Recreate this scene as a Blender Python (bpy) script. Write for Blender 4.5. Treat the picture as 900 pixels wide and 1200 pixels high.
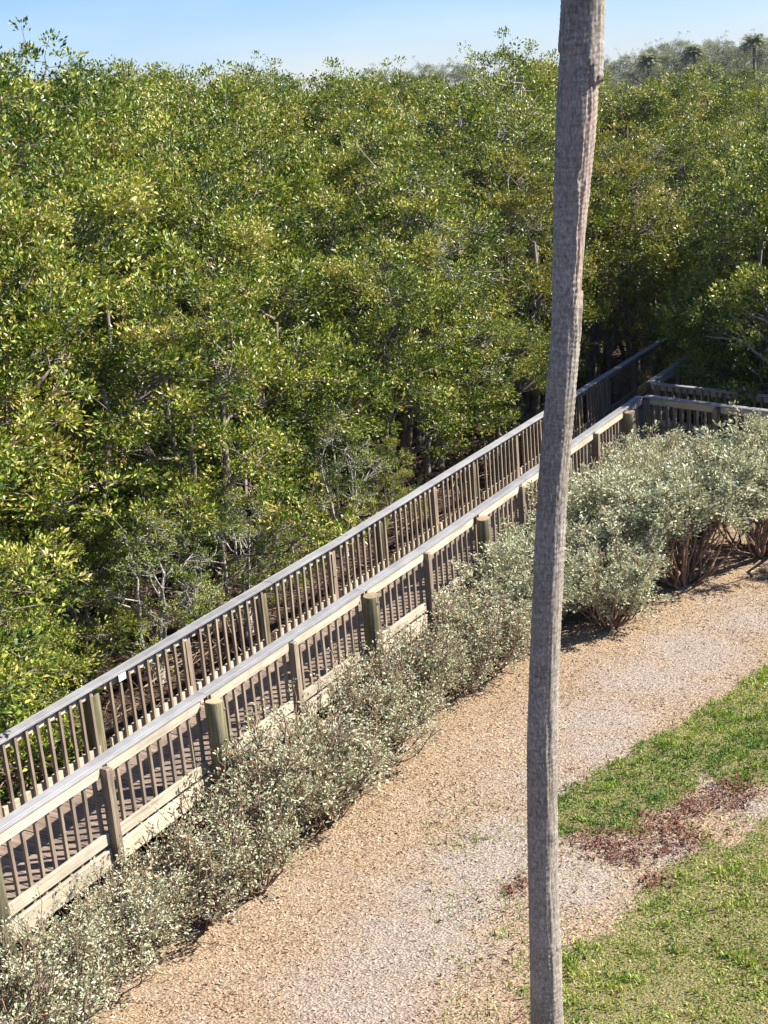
import bpy, math, random
import numpy as np
from math import radians, sin, cos, pi

scene = bpy.context.scene
for o in list(bpy.data.objects):
    bpy.data.objects.remove(o)
col = scene.collection

# ------------------------------------------------------------------ camera
CAM_Z = 7.026
PITCH, ROLL = 0.293, 0.083
cam_data = bpy.data.cameras.new('camera')
cam_data.sensor_fit = 'VERTICAL'
cam_data.sensor_height = 36.0
cam_data.lens = 1643.0 / 1200.0 * 36.0
cam_data.clip_start = 0.1
cam_data.clip_end = 3000
cam = bpy.data.objects.new('camera', cam_data)
col.objects.link(cam)
from mathutils import Matrix, Vector
F = Vector((0, cos(PITCH), -sin(PITCH)))
R0 = Vector((1, 0, 0))
U0 = R0.cross(F)
Rv = cos(-ROLL) * R0 + sin(-ROLL) * U0
Uv = -sin(-ROLL) * R0 + cos(-ROLL) * U0
m = Matrix((Rv, Uv, -F)).transposed().to_4x4()
m.translation = Vector((0, 0, CAM_Z))
cam.matrix_world = m
scene.camera = cam

# ------------------------------------------------------------------ sky, sun, exposure
SUN_AZ, SUN_EL = 86.0, 41.0
world = bpy.data.worlds.new('World')
scene.world = world
world.use_nodes = True
wn = world.node_tree
bg = wn.nodes['Background']
sky = wn.nodes.new('ShaderNodeTexSky')
sky.sky_type = 'NISHITA'
sky.sun_disc = False
sky.sun_elevation = radians(SUN_EL)
sky.sun_rotation = radians(SUN_AZ)
sky.altitude = 0
sky.air_density = 1.0
sky.dust_density = 0.0
sky.ozone_density = 9.0
sky_tint = wn.nodes.new('ShaderNodeMix'); sky_tint.data_type = 'RGBA'; sky_tint.blend_type = 'MULTIPLY'
sky_tint.inputs[0].default_value = 1.0; sky_tint.inputs[7].default_value = (0.98, 0.97, 1.15, 1)
wn.links.new(sky.outputs[0], sky_tint.inputs[6])
w_tc = wn.nodes.new('ShaderNodeTexCoord'); w_mp = wn.nodes.new('ShaderNodeMapping'); w_mp.inputs['Scale'].default_value = (3.0, 3.0, 14.0)
w_no = wn.nodes.new('ShaderNodeTexNoise'); w_no.inputs['Scale'].default_value = 1.6; w_no.inputs['Detail'].default_value = 5.0
w_rp = wn.nodes.new('ShaderNodeValToRGB'); w_rp.color_ramp.elements[0].position = 0.48; w_rp.color_ramp.elements[1].position = 0.75
w_rp.color_ramp.elements[0].color = (1, 1, 1, 1); w_rp.color_ramp.elements[1].color = (1.16, 1.09, 1.02, 1)
w_cl = wn.nodes.new('ShaderNodeMix'); w_cl.data_type = 'RGBA'; w_cl.blend_type = 'MULTIPLY'; w_cl.inputs[0].default_value = 1.0
wn.links.new(w_tc.outputs['Generated'], w_mp.inputs[0]); wn.links.new(w_mp.outputs[0], w_no.inputs['Vector']); wn.links.new(w_no.outputs[0], w_rp.inputs[0])
wn.links.new(sky_tint.outputs[2], w_cl.inputs[6]); wn.links.new(w_rp.outputs[0], w_cl.inputs[7]); wn.links.new(w_cl.outputs[2], bg.inputs[0])
bg.inputs[1].default_value = 0.06

sun_data = bpy.data.lights.new('sun', 'SUN')
sun_data.energy = 5.0
sun_data.angle = radians(0.53)
sun_data.color = (1.0, 0.95, 0.86)
sun = bpy.data.objects.new('sun', sun_data)
col.objects.link(sun)
sd = Vector((sin(radians(SUN_AZ)) * cos(radians(SUN_EL)), cos(radians(SUN_AZ)) * cos(radians(SUN_EL)), sin(radians(SUN_EL))))
sun.rotation_euler = sd.to_track_quat('Z', 'Y').to_euler()
sun.location = (30, 10, 30)

scene.view_settings.view_transform = 'Standard'
scene.view_settings.look = 'None'
scene.view_settings.exposure = 1.32
scene.view_settings.gamma = 1.0
scene.cycles.max_bounces = 6
scene.cycles.diffuse_bounces = 2
scene.cycles.glossy_bounces = 2
scene.cycles.transmission_bounces = 3
scene.cycles.transparent_max_bounces = 4

rnd = random.Random(7)

# ------------------------------------------------------------------ helpers
def link(o, parent=None):
    col.objects.link(o)
    if parent is not None:
        o.parent = parent
    return o

def tag(o, label=None, cat=None, group=None, kind=None):
    if label: o['label'] = label
    if cat: o['category'] = cat
    if group: o['group'] = group
    if kind: o['kind'] = kind
    return o

def empty(name, loc):
    o = bpy.data.objects.new(name, None)
    o.empty_display_size = 0.3
    o.location = loc
    return link(o)

def mesh_np(name, verts, faces, mat=None, attrs=None, smooth=False):
    """verts (N,3); faces: list of int arrays (M,k) of one or several k; attrs: name -> per-vertex floats"""
    me = bpy.data.meshes.new(name)
    if not isinstance(faces, (list, tuple)):
        faces = [faces]
    faces = [f for f in faces if len(f)]
    nl = sum(f.size for f in faces)
    nf = sum(len(f) for f in faces)
    me.vertices.add(len(verts))
    me.vertices.foreach_set('co', np.ascontiguousarray(verts, dtype=np.float32).ravel())
    me.loops.add(nl)
    me.loops.foreach_set('vertex_index', np.concatenate([f.ravel() for f in faces]).astype(np.int32))
    me.polygons.add(nf)
    starts, s = [], 0
    for f in faces:
        starts.append(s + np.arange(len(f)) * f.shape[1]); s += f.size
    me.polygons.foreach_set('loop_start', np.concatenate(starts).astype(np.int32))
    me.update(calc_edges=True)
    me.validate()
    for k, v in (attrs or {}).items():
        a = me.attributes.new(k, 'FLOAT', 'POINT')
        a.data.foreach_set('value', np.ascontiguousarray(v, dtype=np.float32))
    me.polygons.foreach_set('use_smooth', np.full(nf, smooth, dtype=bool))
    if mat: me.materials.append(mat)
    return me

class Geo:
    """collects tubes and quads as arrays"""
    def __init__(self):
        self.v, self.q, self.t, self.a, self.n = [], [], [], [], 0
    def tube(self, pts, rad, k=5, var=0.5, cap=True):
        pts = np.asarray(pts, float); rad = np.asarray(rad, float)
        n = len(pts)
        tan = np.gradient(pts, axis=0)
        tan /= np.linalg.norm(tan, axis=1)[:, None] + 1e-9
        ref = np.where(np.abs(tan[:, 2:3]) > 0.9, np.array([[1., 0, 0]]), np.array([[0, 0, 1.]]))
        s = np.cross(tan, ref); s /= np.linalg.norm(s, axis=1)[:, None] + 1e-9
        b = np.cross(tan, s)
        an = np.arange(k) * 2 * pi / k
        ring = pts[:, None, :] + rad[:, None, None] * (np.cos(an)[None, :, None] * s[:, None, :] + np.sin(an)[None, :, None] * b[:, None, :])
        base = self.n
        self.v.append(ring.reshape(-1, 3)); self.a.append(np.full(n * k, var)); self.n += n * k
        i = np.arange(n - 1)[:, None] * k; j = np.arange(k)[None, :]; j2 = (j + 1) % k
        self.q.append((base + np.stack([i + j, i + k + j, i + k + j2, i + j2], -1)).reshape(-1, 4)[:, ::-1])
        if cap:
            c = base + (n - 1) * k
            self.v.append(pts[-1:] + tan[-1:] * rad[-1]); self.a.append(np.full(1, var)); tip = self.n; self.n += 1
            jj = np.arange(k)
            self.t.append(np.stack([c + jj, c + (jj + 1) % k, np.full(k, tip)], -1))
    def quads(self, quads, var):
        quads = np.asarray(quads); m_ = len(quads)
        self.v.append(quads.reshape(-1, 3)); self.a.append(np.repeat(var, 4))
        self.q.append(self.n + np.arange(m_ * 4).reshape(-1, 4)); self.n += m_ * 4
    def mesh(self, name, mat, smooth=False):
        fs = []
        if self.q: fs.append(np.concatenate(self.q))
        if self.t: fs.append(np.concatenate(self.t))
        return mesh_np(name, np.concatenate(self.v), fs, mat, {'var': np.concatenate(self.a)}, smooth)

def leaf_quads(c, d, nrm, L, Wd, fold=0.25):
    """c base points, d unit leaf direction, nrm approximate face normal -> (N,4,3) folded leaf rhombs"""
    s = np.cross(d, nrm); s /= np.linalg.norm(s, axis=1)[:, None] + 1e-9
    up = np.cross(s, d)
    L = np.asarray(L)[:, None]; Wd = np.asarray(Wd)[:, None]
    mid = c + d * L * 0.52
    return np.stack([c, mid + s * Wd * 0.5 + up * Wd * fold, c + d * L, mid - s * Wd * 0.5 + up * Wd * fold], 1)

def unit(v):
    return v / (np.linalg.norm(v, axis=-1, keepdims=True) + 1e-9)

# ------------------------------------------------------------------ materials
def new_mat(name):
    mt = bpy.data.materials.new(name); mt.use_nodes = True
    nt = mt.node_tree
    return mt, nt, nt.nodes['Principled BSDF'], nt.nodes['Material Output']

def N(nt, kind, **kw):
    n = nt.nodes.new(kind)
    for k, v in kw.items():
        if k in n.inputs.keys(): n.inputs[k].default_value = v
        else: setattr(n, k, v)
    return n

def ramp(nt, stops, fac=None, interp='LINEAR'):
    r = nt.nodes.new('ShaderNodeValToRGB')
    r.color_ramp.interpolation = interp
    e = r.color_ramp.elements
    while len(e) < len(stops): e.new(0.5)
    for el, (p, c) in zip(e, stops):
        el.position = p; el.color = (*c, 1) if len(c) == 3 else c
    if fac is not None: nt.links.new(fac, r.inputs[0])
    return r

def mixc(nt, a, b, fac, mode='MIX'):
    n = nt.nodes.new('ShaderNodeMix'); n.data_type = 'RGBA'; n.blend_type = mode
    for sock, val in ((6, a), (7, b), (0, fac)):
        if hasattr(val, 'is_linked') or hasattr(val, 'links'): nt.links.new(val, n.inputs[sock])
        else: n.inputs[sock].default_value = (*val, 1) if isinstance(val, tuple) and len(val) == 3 else val
    return n.outputs[2]

def leaf_mat(name, stops, rough=0.38, trans=0.3, tree_shift=0.0, spec=0.5):
    mt, nt, p, out = new_mat(name)
    at = N(nt, 'ShaderNodeAttribute', attribute_name='var')
    fac = at.outputs['Fac']
    if tree_shift:
        oi = N(nt, 'ShaderNodeObjectInfo')
        mr = N(nt, 'ShaderNodeMapRange'); mr.inputs[3].default_value = -tree_shift; mr.inputs[4].default_value = tree_shift
        nt.links.new(oi.outputs['Random'], mr.inputs[0])
        ad = N(nt, 'ShaderNodeMath', operation='ADD', use_clamp=True)
        nt.links.new(fac, ad.inputs[0]); nt.links.new(mr.outputs[0], ad.inputs[1]); fac = ad.outputs[0]
    r = ramp(nt, stops, fac)
    nt.links.new(r.outputs[0], p.inputs['Base Color'])
    p.inputs['Roughness'].default_value = rough
    p.inputs['Specular IOR Level'].default_value = spec
    tr = N(nt, 'ShaderNodeBsdfTranslucent')
    hs = N(nt, 'ShaderNodeHueSaturation', Hue=0.485, Saturation=1.15, Value=1.35)
    nt.links.new(r.outputs[0], hs.inputs['Color']); nt.links.new(hs.outputs[0], tr.inputs[0])
    mx = N(nt, 'ShaderNodeMixShader'); mx.inputs[0].default_value = trans
    nt.links.new(p.outputs[0], mx.inputs[1]); nt.links.new(tr.outputs[0], mx.inputs[2])
    nt.links.new(mx.outputs[0], out.inputs[0])
    return mt

M = {}
M['mangrove_leaf'] = leaf_mat('mangrove_leaf', [
    (0.0, (0.024, 0.052, 0.007)), (0.3, (0.092, 0.150, 0.015)), (0.55, (0.235, 0.295, 0.030)),
    (0.80, (0.47, 0.455, 0.085)), (0.93, (0.55, 0.46, 0.17)), (1.0, (0.36, 0.16, 0.06))], rough=0.40, trans=0.14, tree_shift=0.05, spec=0.45)
M['yellow_leaf'] = leaf_mat('yellowing_mangrove_leaf', [
    (0.0, (0.05, 0.08, 0.014)), (0.35, (0.14, 0.175, 0.028)), (0.62, (0.28, 0.275, 0.05)),
    (0.82, (0.42, 0.36, 0.10)), (0.93, (0.45, 0.30, 0.11)), (1.0, (0.42, 0.17, 0.06))], rough=0.38, trans=0.28)
M['far_leaf'] = leaf_mat('haze_paled_leaf', [  # grey-green far leaves, with the paleness of haze mixed into the colour
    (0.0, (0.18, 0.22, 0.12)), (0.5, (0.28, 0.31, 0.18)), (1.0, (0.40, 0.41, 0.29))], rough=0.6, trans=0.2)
M['sage_leaf'] = leaf_mat('silvery_leaf', [
    (0.0, (0.20, 0.23, 0.09)), (0.45, (0.42, 0.445, 0.26)), (0.8, (0.60, 0.61, 0.42)), (0.93, (0.68, 0.67, 0.52)), (1.0, (0.36, 0.22, 0.12))],
    rough=0.5, trans=0.15, tree_shift=0.05)
M['grass'] = leaf_mat('grass_blade', [
    (0.0, (0.05, 0.13, 0.010)), (0.3, (0.145, 0.27, 0.018)), (0.55, (0.29, 0.365, 0.036)), (0.8, (0.54, 0.50, 0.18)), (1.0, (0.64, 0.56, 0.32))],
    rough=0.55, trans=0.2)
M['chip'] = leaf_mat('wood_chip', [
    (0.0, (0.10, 0.045, 0.025)), (0.25, (0.21, 0.125, 0.072)), (0.5, (0.36, 0.25, 0.145)), (0.75, (0.47, 0.365, 0.24)), (1.0, (0.58, 0.49, 0.37))], rough=0.8, trans=0.0, spec=0.2)
M['grey_chip'] = leaf_mat('weathered_wood_chip', [
    (0.0, (0.13, 0.10, 0.08)), (0.4, (0.28, 0.235, 0.195)), (0.7, (0.40, 0.355, 0.31)), (1.0, (0.50, 0.46, 0.41))], rough=0.85, trans=0.0, spec=0.2)
M['litter'] = leaf_mat('dead_leaf', [
    (0.0, (0.04, 0.018, 0.012)), (0.5, (0.115, 0.052, 0.032)), (0.85, (0.21, 0.11, 0.065)), (1.0, (0.36, 0.25, 0.17))], rough=0.7, trans=0.1, spec=0.3)
M['red_mat'] = leaf_mat('reddish_dead_groundcover', [
    (0.0, (0.06, 0.02, 0.014)), (0.6, (0.17, 0.06, 0.04)), (1.0, (0.30, 0.17, 0.11))], rough=0.8, trans=0.0, spec=0.2)

def bark_mat(name, c0, c1, scale=9.0, rough=0.85, bump=0.5):
    mt, nt, p, out = new_mat(name)
    tc = N(nt, 'ShaderNodeTexCoord')
    no = N(nt, 'ShaderNodeTexNoise', Scale=scale, Detail=6.0, Roughness=0.65)
    nt.links.new(tc.outputs['Object'], no.inputs['Vector'])
    r = ramp(nt, [(0.3, c0), (0.7, c1)], no.outputs[0])
    nt.links.new(r.outputs[0], p.inputs['Base Color'])
    p.inputs['Roughness'].default_value = rough
    p.inputs['Specular IOR Level'].default_value = 0.2
    b = N(nt, 'ShaderNodeBump', Strength=bump, Distance=0.02)
    nt.links.new(no.outputs[0], b.inputs['Height']); nt.links.new(b.outputs[0], p.inputs['Normal'])
    return mt
M['mangrove_bark'] = bark_mat('mangrove_bark', (0.09, 0.07, 0.055), (0.30, 0.255, 0.21))
M['pale_bark'] = bark_mat('bare_pale_bark', (0.26, 0.235, 0.20), (0.50, 0.47, 0.42), 14)
M['shrub_bark'] = bark_mat('shrub_stem', (0.13, 0.08, 0.055), (0.34, 0.225, 0.155), 20)
M['stick'] = bark_mat('fallen_stick', (0.13, 0.085, 0.06), (0.38, 0.27, 0.20), 15)

def wood_mat(name, dark, mid, light, axis='X', grey=0.0, rough=0.75, knot=True):
    """weathered timber with grain along the piece's local axis"""
    mt, nt, p, out = new_mat(name)
    tc = N(nt, 'ShaderNodeTexCoord'); oi = N(nt, 'ShaderNodeObjectInfo')
    mp = N(nt, 'ShaderNodeMapping')
    sc = [38.0, 38.0, 38.0]; sc['XYZ'.index(axis)] = 1.6
    mp.inputs['Scale'].default_value = sc
    off = N(nt, 'ShaderNodeVectorMath', operation='SCALE'); off.inputs[0].default_value = (17, 31, 23)
    nt.links.new(oi.outputs['Random'], off.inputs['Scale'])
    ad = N(nt, 'ShaderNodeVectorMath', operation='ADD')
    nt.links.new(tc.outputs['Object'], ad.inputs[0]); nt.links.new(off.outputs[0], ad.inputs[1])
    nt.links.new(ad.outputs[0], mp.inputs['Vector'])
    g = N(nt, 'ShaderNodeTexNoise', Scale=1.0, Detail=5.0, Roughness=0.6)
    nt.links.new(mp.outputs[0], g.inputs['Vector'])
    st = N(nt, 'ShaderNodeTexNoise', Scale=3.2, Detail=4.0, Roughness=0.6)
    nt.links.new(ad.outputs[0], st.inputs['Vector'])
    r = ramp(nt, [(0.28, dark), (0.5, mid), (0.72, light)], g.outputs[0])
    r2 = ramp(nt, [(0.3, (0.62, 0.60, 0.58)), (0.65, (1.06, 1.04, 1.0))], st.outputs[0])
    c = mixc(nt, r.outputs[0], r2.outputs[0], 0.75, 'MULTIPLY')
    r3 = ramp(nt, [(0.0, (0.78, 0.76, 0.74)), (1.0, (1.12, 1.09, 1.04))], oi.outputs['Random'])
    c = mixc(nt, c, r3.outputs[0], 0.8, 'MULTIPLY')
    nt.links.new(c, p.inputs['Base Color'])
    p.inputs['Roughness'].default_value = rough
    p.inputs['Specular IOR Level'].default_value = 0.3
    b = N(nt, 'ShaderNodeBump', Strength=0.35, Distance=0.004)
    nt.links.new(g.outputs[0], b.inputs['Height']); nt.links.new(b.outputs[0], p.inputs['Normal'])
    return mt
M['rail_wood'] = wood_mat('weathered_rail_timber', (0.33, 0.285, 0.215), (0.48, 0.43, 0.335), (0.58, 0.53, 0.43))
M['baluster_wood'] = wood_mat('baluster_timber', (0.145, 0.11, 0.082), (0.26, 0.21, 0.16), (0.36, 0.30, 0.235), 'Z')
M['deck_wood'] = wood_mat('deck_timber', (0.14, 0.10, 0.078), (0.245, 0.19, 0.152), (0.34, 0.275, 0.23), 'Y')
M['post_wood'] = wood_mat('post_timber', (0.14, 0.105, 0.08), (0.25, 0.20, 0.155), (0.35, 0.29, 0.23), 'Z')
M['pile_wood'] = wood_mat('greenish_pile_timber', (0.045, 0.04, 0.025), (0.16, 0.15, 0.085), (0.32, 0.285, 0.185), 'Z')
M['pile_top'] = wood_mat('pile_cut_end', (0.26, 0.19, 0.12), (0.42, 0.31, 0.20), (0.5, 0.40, 0.27), 'Z')
M['cap_grey'] = wood_mat('grey_cap_board', (0.27, 0.275, 0.29), (0.30, 0.305, 0.322), (0.33, 0.335, 0.35), rough=0.5)

# ------------------------------------------------------------------ walkway frame
AZ1, AZ2 = 0.544, 0.515
DOFF = -8.1675
T_START, SPACING = 8.3425, 1.525
T_BEND = T_START + 4 * SPACING
A1 = np.array([sin(AZ1), cos(AZ1), 0]); N1 = np.array([cos(AZ1), -sin(AZ1), 0])
A2 = np.array([sin(AZ2), cos(AZ2), 0]); N2 = np.array([cos(AZ2), -sin(AZ2), 0])
def WP(t, u, z=0.0):
    if t <= T_BEND:
        p = A1 * t + N1 * (DOFF + u)
    else:
        p = A1 * T_BEND + N1 * DOFF + A2 * (t - T_BEND) + N2 * u
    return np.array([p[0], p[1], z])
def WANG(t):          # z rotation that turns local +X into the walking direction
    return pi / 2 - (AZ1 if t <= T_BEND else AZ2)
def to_tu(x, y):
    x = np.asarray(x, float); y = np.asarray(y, float)
    t1 = x * A1[0] + y * A1[1]; u1 = x * N1[0] + y * N1[1] - DOFF
    b = A1 * T_BEND + N1 * DOFF
    t2 = (x - b[0]) * A2[0] + (y - b[1]) * A2[1] + T_BEND; u2 = (x - b[0]) * N2[0] + (y - b[1]) * N2[1]
    return np.where(t1 <= T_BEND, t1, t2), np.where(t1 <= T_BEND, u1, u2)
WIDTH = 1.22
CAPZ, DECKZ = 1.50, 0.55

# ------------------------------------------------------------------ ground
def vnoise(x, y, seed=0):
    """smooth 2-D value noise, -1..1"""
    def h(i, j):
        n = (i * 374761393 + j * 668265263 + seed * 982451653) & 0xffffffff
        n = ((n ^ (n >> 13)) * 1274126177) & 0xffffffff
        return ((n ^ (n >> 16)) & 0xffff) / 32767.5 - 1
    xi = np.floor(x).astype(np.int64); yi = np.floor(y).astype(np.int64)
    fx = x - xi; fy = y - yi
    fx = fx * fx * (3 - 2 * fx); fy = fy * fy * (3 - 2 * fy)
    return (h(xi, yi) * (1 - fx) + h(xi + 1, yi) * fx) * (1 - fy) + (h(xi, yi + 1) * (1 - fx) + h(xi + 1, yi + 1) * fx) * fy
def fbm(x, y, seed=0, o=3):
    s = 0; a = 0.5
    for k in range(o):
        s = s + a * vnoise(x * 2 ** k, y * 2 ** k, seed + k * 7); a *= 0.5
    return s

def inpoly(px, py, poly):
    c = np.zeros(px.shape, bool); n = len(poly)
    for i in range(n):
        x0, y0 = poly[i]; x1, y1 = poly[i - 1]
        cond = ((y0 > py) != (y1 > py))
        c ^= cond & (px < (x1 - x0) * (py - y0) / (y1 - y0 + 1e-12) + x0)
    return c

LAWN_A = [(1.25, 12.0), (1.36, 12.44), (1.52, 12.67), (2.0, 13.23), (2.65, 13.77), (3.11, 14.16), (3.83, 14.7), (4.43, 15.44), (6.2, 17.0),
          (8.5, 17.5), (7.5, 13.6), (4.24, 12.93), (3.61, 12.58), (3.32, 12.45), (3.24, 12.83), (3.08, 13.04), (2.74, 12.55), (2.47, 12.25), (2.28, 11.95), (2.1, 11.9), (1.8, 12.03)]
LAWN_B = [(1.02, 10.15), (1.25, 10.22), (1.55, 10.36), (1.95, 10.76), (2.52, 11.25), (2.9, 11.56), (3.46, 11.84),
          (4.4, 12.2), (7.5, 12.9), (7.5, 4.0), (0.7, 4.0), (0.72, 8.0), (0.76, 8.75), (0.80, 9.41), (0.9, 9.8)]
GREY = [((4.64, 16.94), 0.8), ((3.8, 16.1), 0.8), ((2.98, 15.36), 0.7), ((2.3, 14.4), 0.65), ((2.0, 13.6), 0.6), ((1.5, 12.9), 0.5), ((0.98, 12.08), 0.5), ((0.6, 11.5), 0.5),
        ((0.24, 11.0), 0.55), ((-0.1, 10.3), 0.6), ((-0.47, 9.63), 0.6), ((1.48, 11.09), 0.45), ((2.35, 11.55), 0.3), ((3.41, 12.18), 0.25), ((3.2, 12.65), 0.25)]
REDS = [((3.15, 12.45), 0.34), ((2.39, 11.78), 0.34), ((2.04, 11.6), 0.3), ((2.17, 11.08), 0.17), ((0.87, 11.10), 0.13), ((1.8, 11.83), 0.22), ((2.75, 12.25), 0.18)]
def lawn_mask(x, y):
    jx = x + 0.30 * fbm(x * 2.2, y * 2.2, 3); jy = y + 0.30 * fbm(x * 2.2, y * 2.2, 9)
    a = inpoly(jx, jy, LAWN_A); b = inpoly(jx, jy, LAWN_B)
    return a, b
def grey_mask(x, y):
    g = np.zeros(x.shape)
    for (cx, cy), r in GREY:
        g = np.maximum(g, np.exp(-((x - cx) ** 2 + (y - cy) ** 2) / (r * r)))
    return np.clip(g * 1.05 + 0.45 * fbm(x * 1.1, y * 1.1, 21) + 0.45 * fbm(x * 4, y * 4, 22), 0, 0.92)
def red_mask(x, y):
    g = np.zeros(x.shape)
    for (cx, cy), r in REDS:
        g = np.maximum(g, np.exp(-((x - cx) ** 2 + (y - cy) ** 2) / (r * r)))
    return g + 0.5 * fbm(x * 4, y * 4, 33) + 0.35 * fbm(x * 17, y * 17, 34) + np.random.default_rng(1).normal(0, 0.12, x.shape) > 0.45
def ground_h(x, y):
    """height of the trodden mulch and turf"""
    return 0.03 + 0.035 * fbm(x * 0.45, y * 0.45, 5) + 0.012 * fbm(x * 3.1, y * 3.1, 6)

def ground_material():
    mt, nt, p, out = new_mat('forest_floor')
    tc = N(nt, 'ShaderNodeTexCoord')
    n1 = N(nt, 'ShaderNodeTexNoise', Scale=1.2, Detail=8.0, Roughness=0.7)
    n2 = N(nt, 'ShaderNodeTexVoronoi', Scale=16.0)
    nt.links.new(tc.outputs['Object'], n1.inputs['Vector']); nt.links.new(tc.outputs['Object'], n2.inputs['Vector'])
    r = ramp(nt, [(0.3, (0.025, 0.017, 0.012)), (0.7, (0.08, 0.048, 0.032))], n1.outputs[0])
    r2 = ramp(nt, [(0.0, (0.5, 0.45, 0.4)), (1.0, (1.5, 1.3, 1.15))], n2.outputs['Color'])
    c = mixc(nt, r.outputs[0], r2.outputs[0], 0.8, 'MULTIPLY')
    nt.links.new(c, p.inputs['Base Color']); p.inputs['Roughness'].default_value = 0.95
    b = N(nt, 'ShaderNodeBump', Strength=0.8, Distance=0.05)
    nt.links.new(n2.outputs['Distance'], b.inputs['Height']); nt.links.new(b.outputs[0], p.inputs['Normal'])
    return mt
def mulch_material():
    mt, nt, p, out = new_mat('mulch_and_turf_soil')
    tc = N(nt, 'ShaderNodeTexCoord')
    v = N(nt, 'ShaderNodeTexVoronoi', Scale=42.0); v.inputs['Randomness'].default_value = 1.0
    mp = N(nt, 'ShaderNodeMapping'); mp.inputs['Scale'].default_value = (1, 1.8, 1); mp.inputs['Rotation'].default_value = (0, 0, 0.5)
    nt.links.new(tc.outputs['Object'], mp.inputs[0]); nt.links.new(mp.outputs[0], v.inputs['Vector'])
    n1 = N(nt, 'ShaderNodeTexNoise', Scale=60.0, Detail=4.0); nt.links.new(tc.outputs['Object'], n1.inputs['Vector'])
    tan = ramp(nt, [(0.0, (0.15, 0.09, 0.055)), (0.45, (0.32, 0.225, 0.14)), (1.0, (0.45, 0.35, 0.24))], v.outputs['Color'])
    gry = ramp(nt, [(0.0, (0.20, 0.15, 0.115)), (1.0, (0.45, 0.38, 0.315))], v.outputs['Color'])
    soil = ramp(nt, [(0.3, (0.07, 0.065, 0.025)), (0.7, (0.30, 0.26, 0.11))], n1.outputs[0])
    ag = N(nt, 'ShaderNodeAttribute', attribute_name='grey'); al = N(nt, 'ShaderNodeAttribute', attribute_name='lawn')
    c = mixc(nt, tan.outputs[0], gry.outputs[0], ag.outputs['Fac'])
    c = mixc(nt, c, soil.outputs[0], al.outputs['Fac'])
    nt.links.new(c, p.inputs['Base Color']); p.inputs['Roughness'].default_value = 0.95
    p.inputs['Specular IOR Level'].default_value = 0.15
    b = N(nt, 'ShaderNodeBump', Strength=0.7, Distance=0.02)
    nt.links.new(v.outputs['Distance'], b.inputs['Height']); nt.links.new(b.outputs[0], p.inputs['Normal'])
    return mt

gv = np.array([[-900, -200, -0.06], [900, -200, -0.06], [900, 1500, -0.06], [-900, 1500, -0.06]], float)
g = bpy.data.objects.new('ground', mesh_np('ground', gv, np.array([[0, 1, 2, 3]]), ground_material()))
tag(link(g), kind='structure')

xs = np.arange(-9, 14.01, 0.08); ys = np.arange(3.0, 24.01, 0.08)
gx, gy = np.meshgrid(xs, ys)
ft, fu = to_tu(gx, gy)
hz = ground_h(gx, gy)
hz = np.where(fu < -0.35, hz - np.clip((-0.35 - fu) * 0.3, 0, 0.3), hz)
la, lb = lawn_mask(gx, gy)
nx, ny = len(xs), len(ys)
idx = np.arange(nx * ny).reshape(ny, nx)
fq = np.stack([idx[:-1, :-1], idx[:-1, 1:], idx[1:, 1:], idx[1:, :-1]], -1).reshape(-1, 4)
keep = (fu.ravel()[fq].min(1) > -0.9)
mg = bpy.data.objects.new('mulch_ground', mesh_np('mulch_ground', np.stack([gx.ravel(), gy.ravel(), hz.ravel()], -1), fq[keep], mulch_material(),
     {'grey': grey_mask(gx, gy).ravel(), 'lawn': (la | lb).astype(float).ravel() * 0.9}, True))
tag(link(mg), kind='structure')

# ------------------------------------------------------------------ boardwalk
BW0 = WP(T_START, -WIDTH / 2, 0.0)
boardwalk = empty('boardwalk', BW0)
tag(boardwalk, 'long weathered timber boardwalk with grey capped railings running beside the mangroves', 'boardwalk')
box_cache = {}
def box_mesh(name, dx, dy, dz, mat, wob=0.0, seed=0):
    """box centred on the origin; grain axis is whatever the material says; edges slightly chamfered on top"""
    key = (name, round(dx, 4), round(dy, 4), round(dz, 4), mat.name, seed)
    if key in box_cache: return box_cache[key]
    r = random.Random(hash(key[1:4]) + seed)
    c = min(dx, dy, dz) * 0.10
    v = []
    for sx in (-1, 1):
        for (yy, zz) in ((-dy/2 + c, -dz/2), (dy/2 - c, -dz/2), (dy/2, -dz/2 + c), (dy/2, dz/2 - c), (dy/2 - c, dz/2), (-dy/2 + c, dz/2), (-dy/2, dz/2 - c), (-dy/2, -dz/2 + c)):
            v.append((sx * dx / 2, yy, zz))
    v = np.array(v)
    if wob:
        v += np.array([[0, r.uniform(-wob, wob), r.uniform(-wob, wob)] for _ in range(16)])
    j = np.arange(8); j2 = (j + 1) % 8
    q = np.stack([j, j2, 8 + j2, 8 + j], -1)[:, ::-1]
    me = mesh_np(name, v, [q, np.array([np.arange(8)]), np.array([8 + np.arange(8)[::-1]])], mat)
    box_cache[key] = me
    return me
def part(name, me, p, ang=0.0, parent=None, tilt=(0, 0)):
    o = bpy.data.objects.new(name, me)
    link(o, parent or boardwalk)
    o.location = Vector(p) - (Vector(BW0) if parent is None else Vector(parent.location) + Vector(BW0))
    o.rotation_euler = (tilt[0], tilt[1], ang)
    return o

# planks
pm = [box_mesh('plank', 0.139, 1.27, 0.038, M['deck_wood'], 0.0, s) for s in range(3)]
t = 4.9
while t < 31.5:
    o = part('plank', pm[0], WP(t, -0.70 + rnd.uniform(-0.010, 0.010), DECKZ - 0.019 + rnd.uniform(-0.003, 0.003)), WANG(t) + rnd.uniform(-0.004, 0.004))
    t += 0.1475

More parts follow.
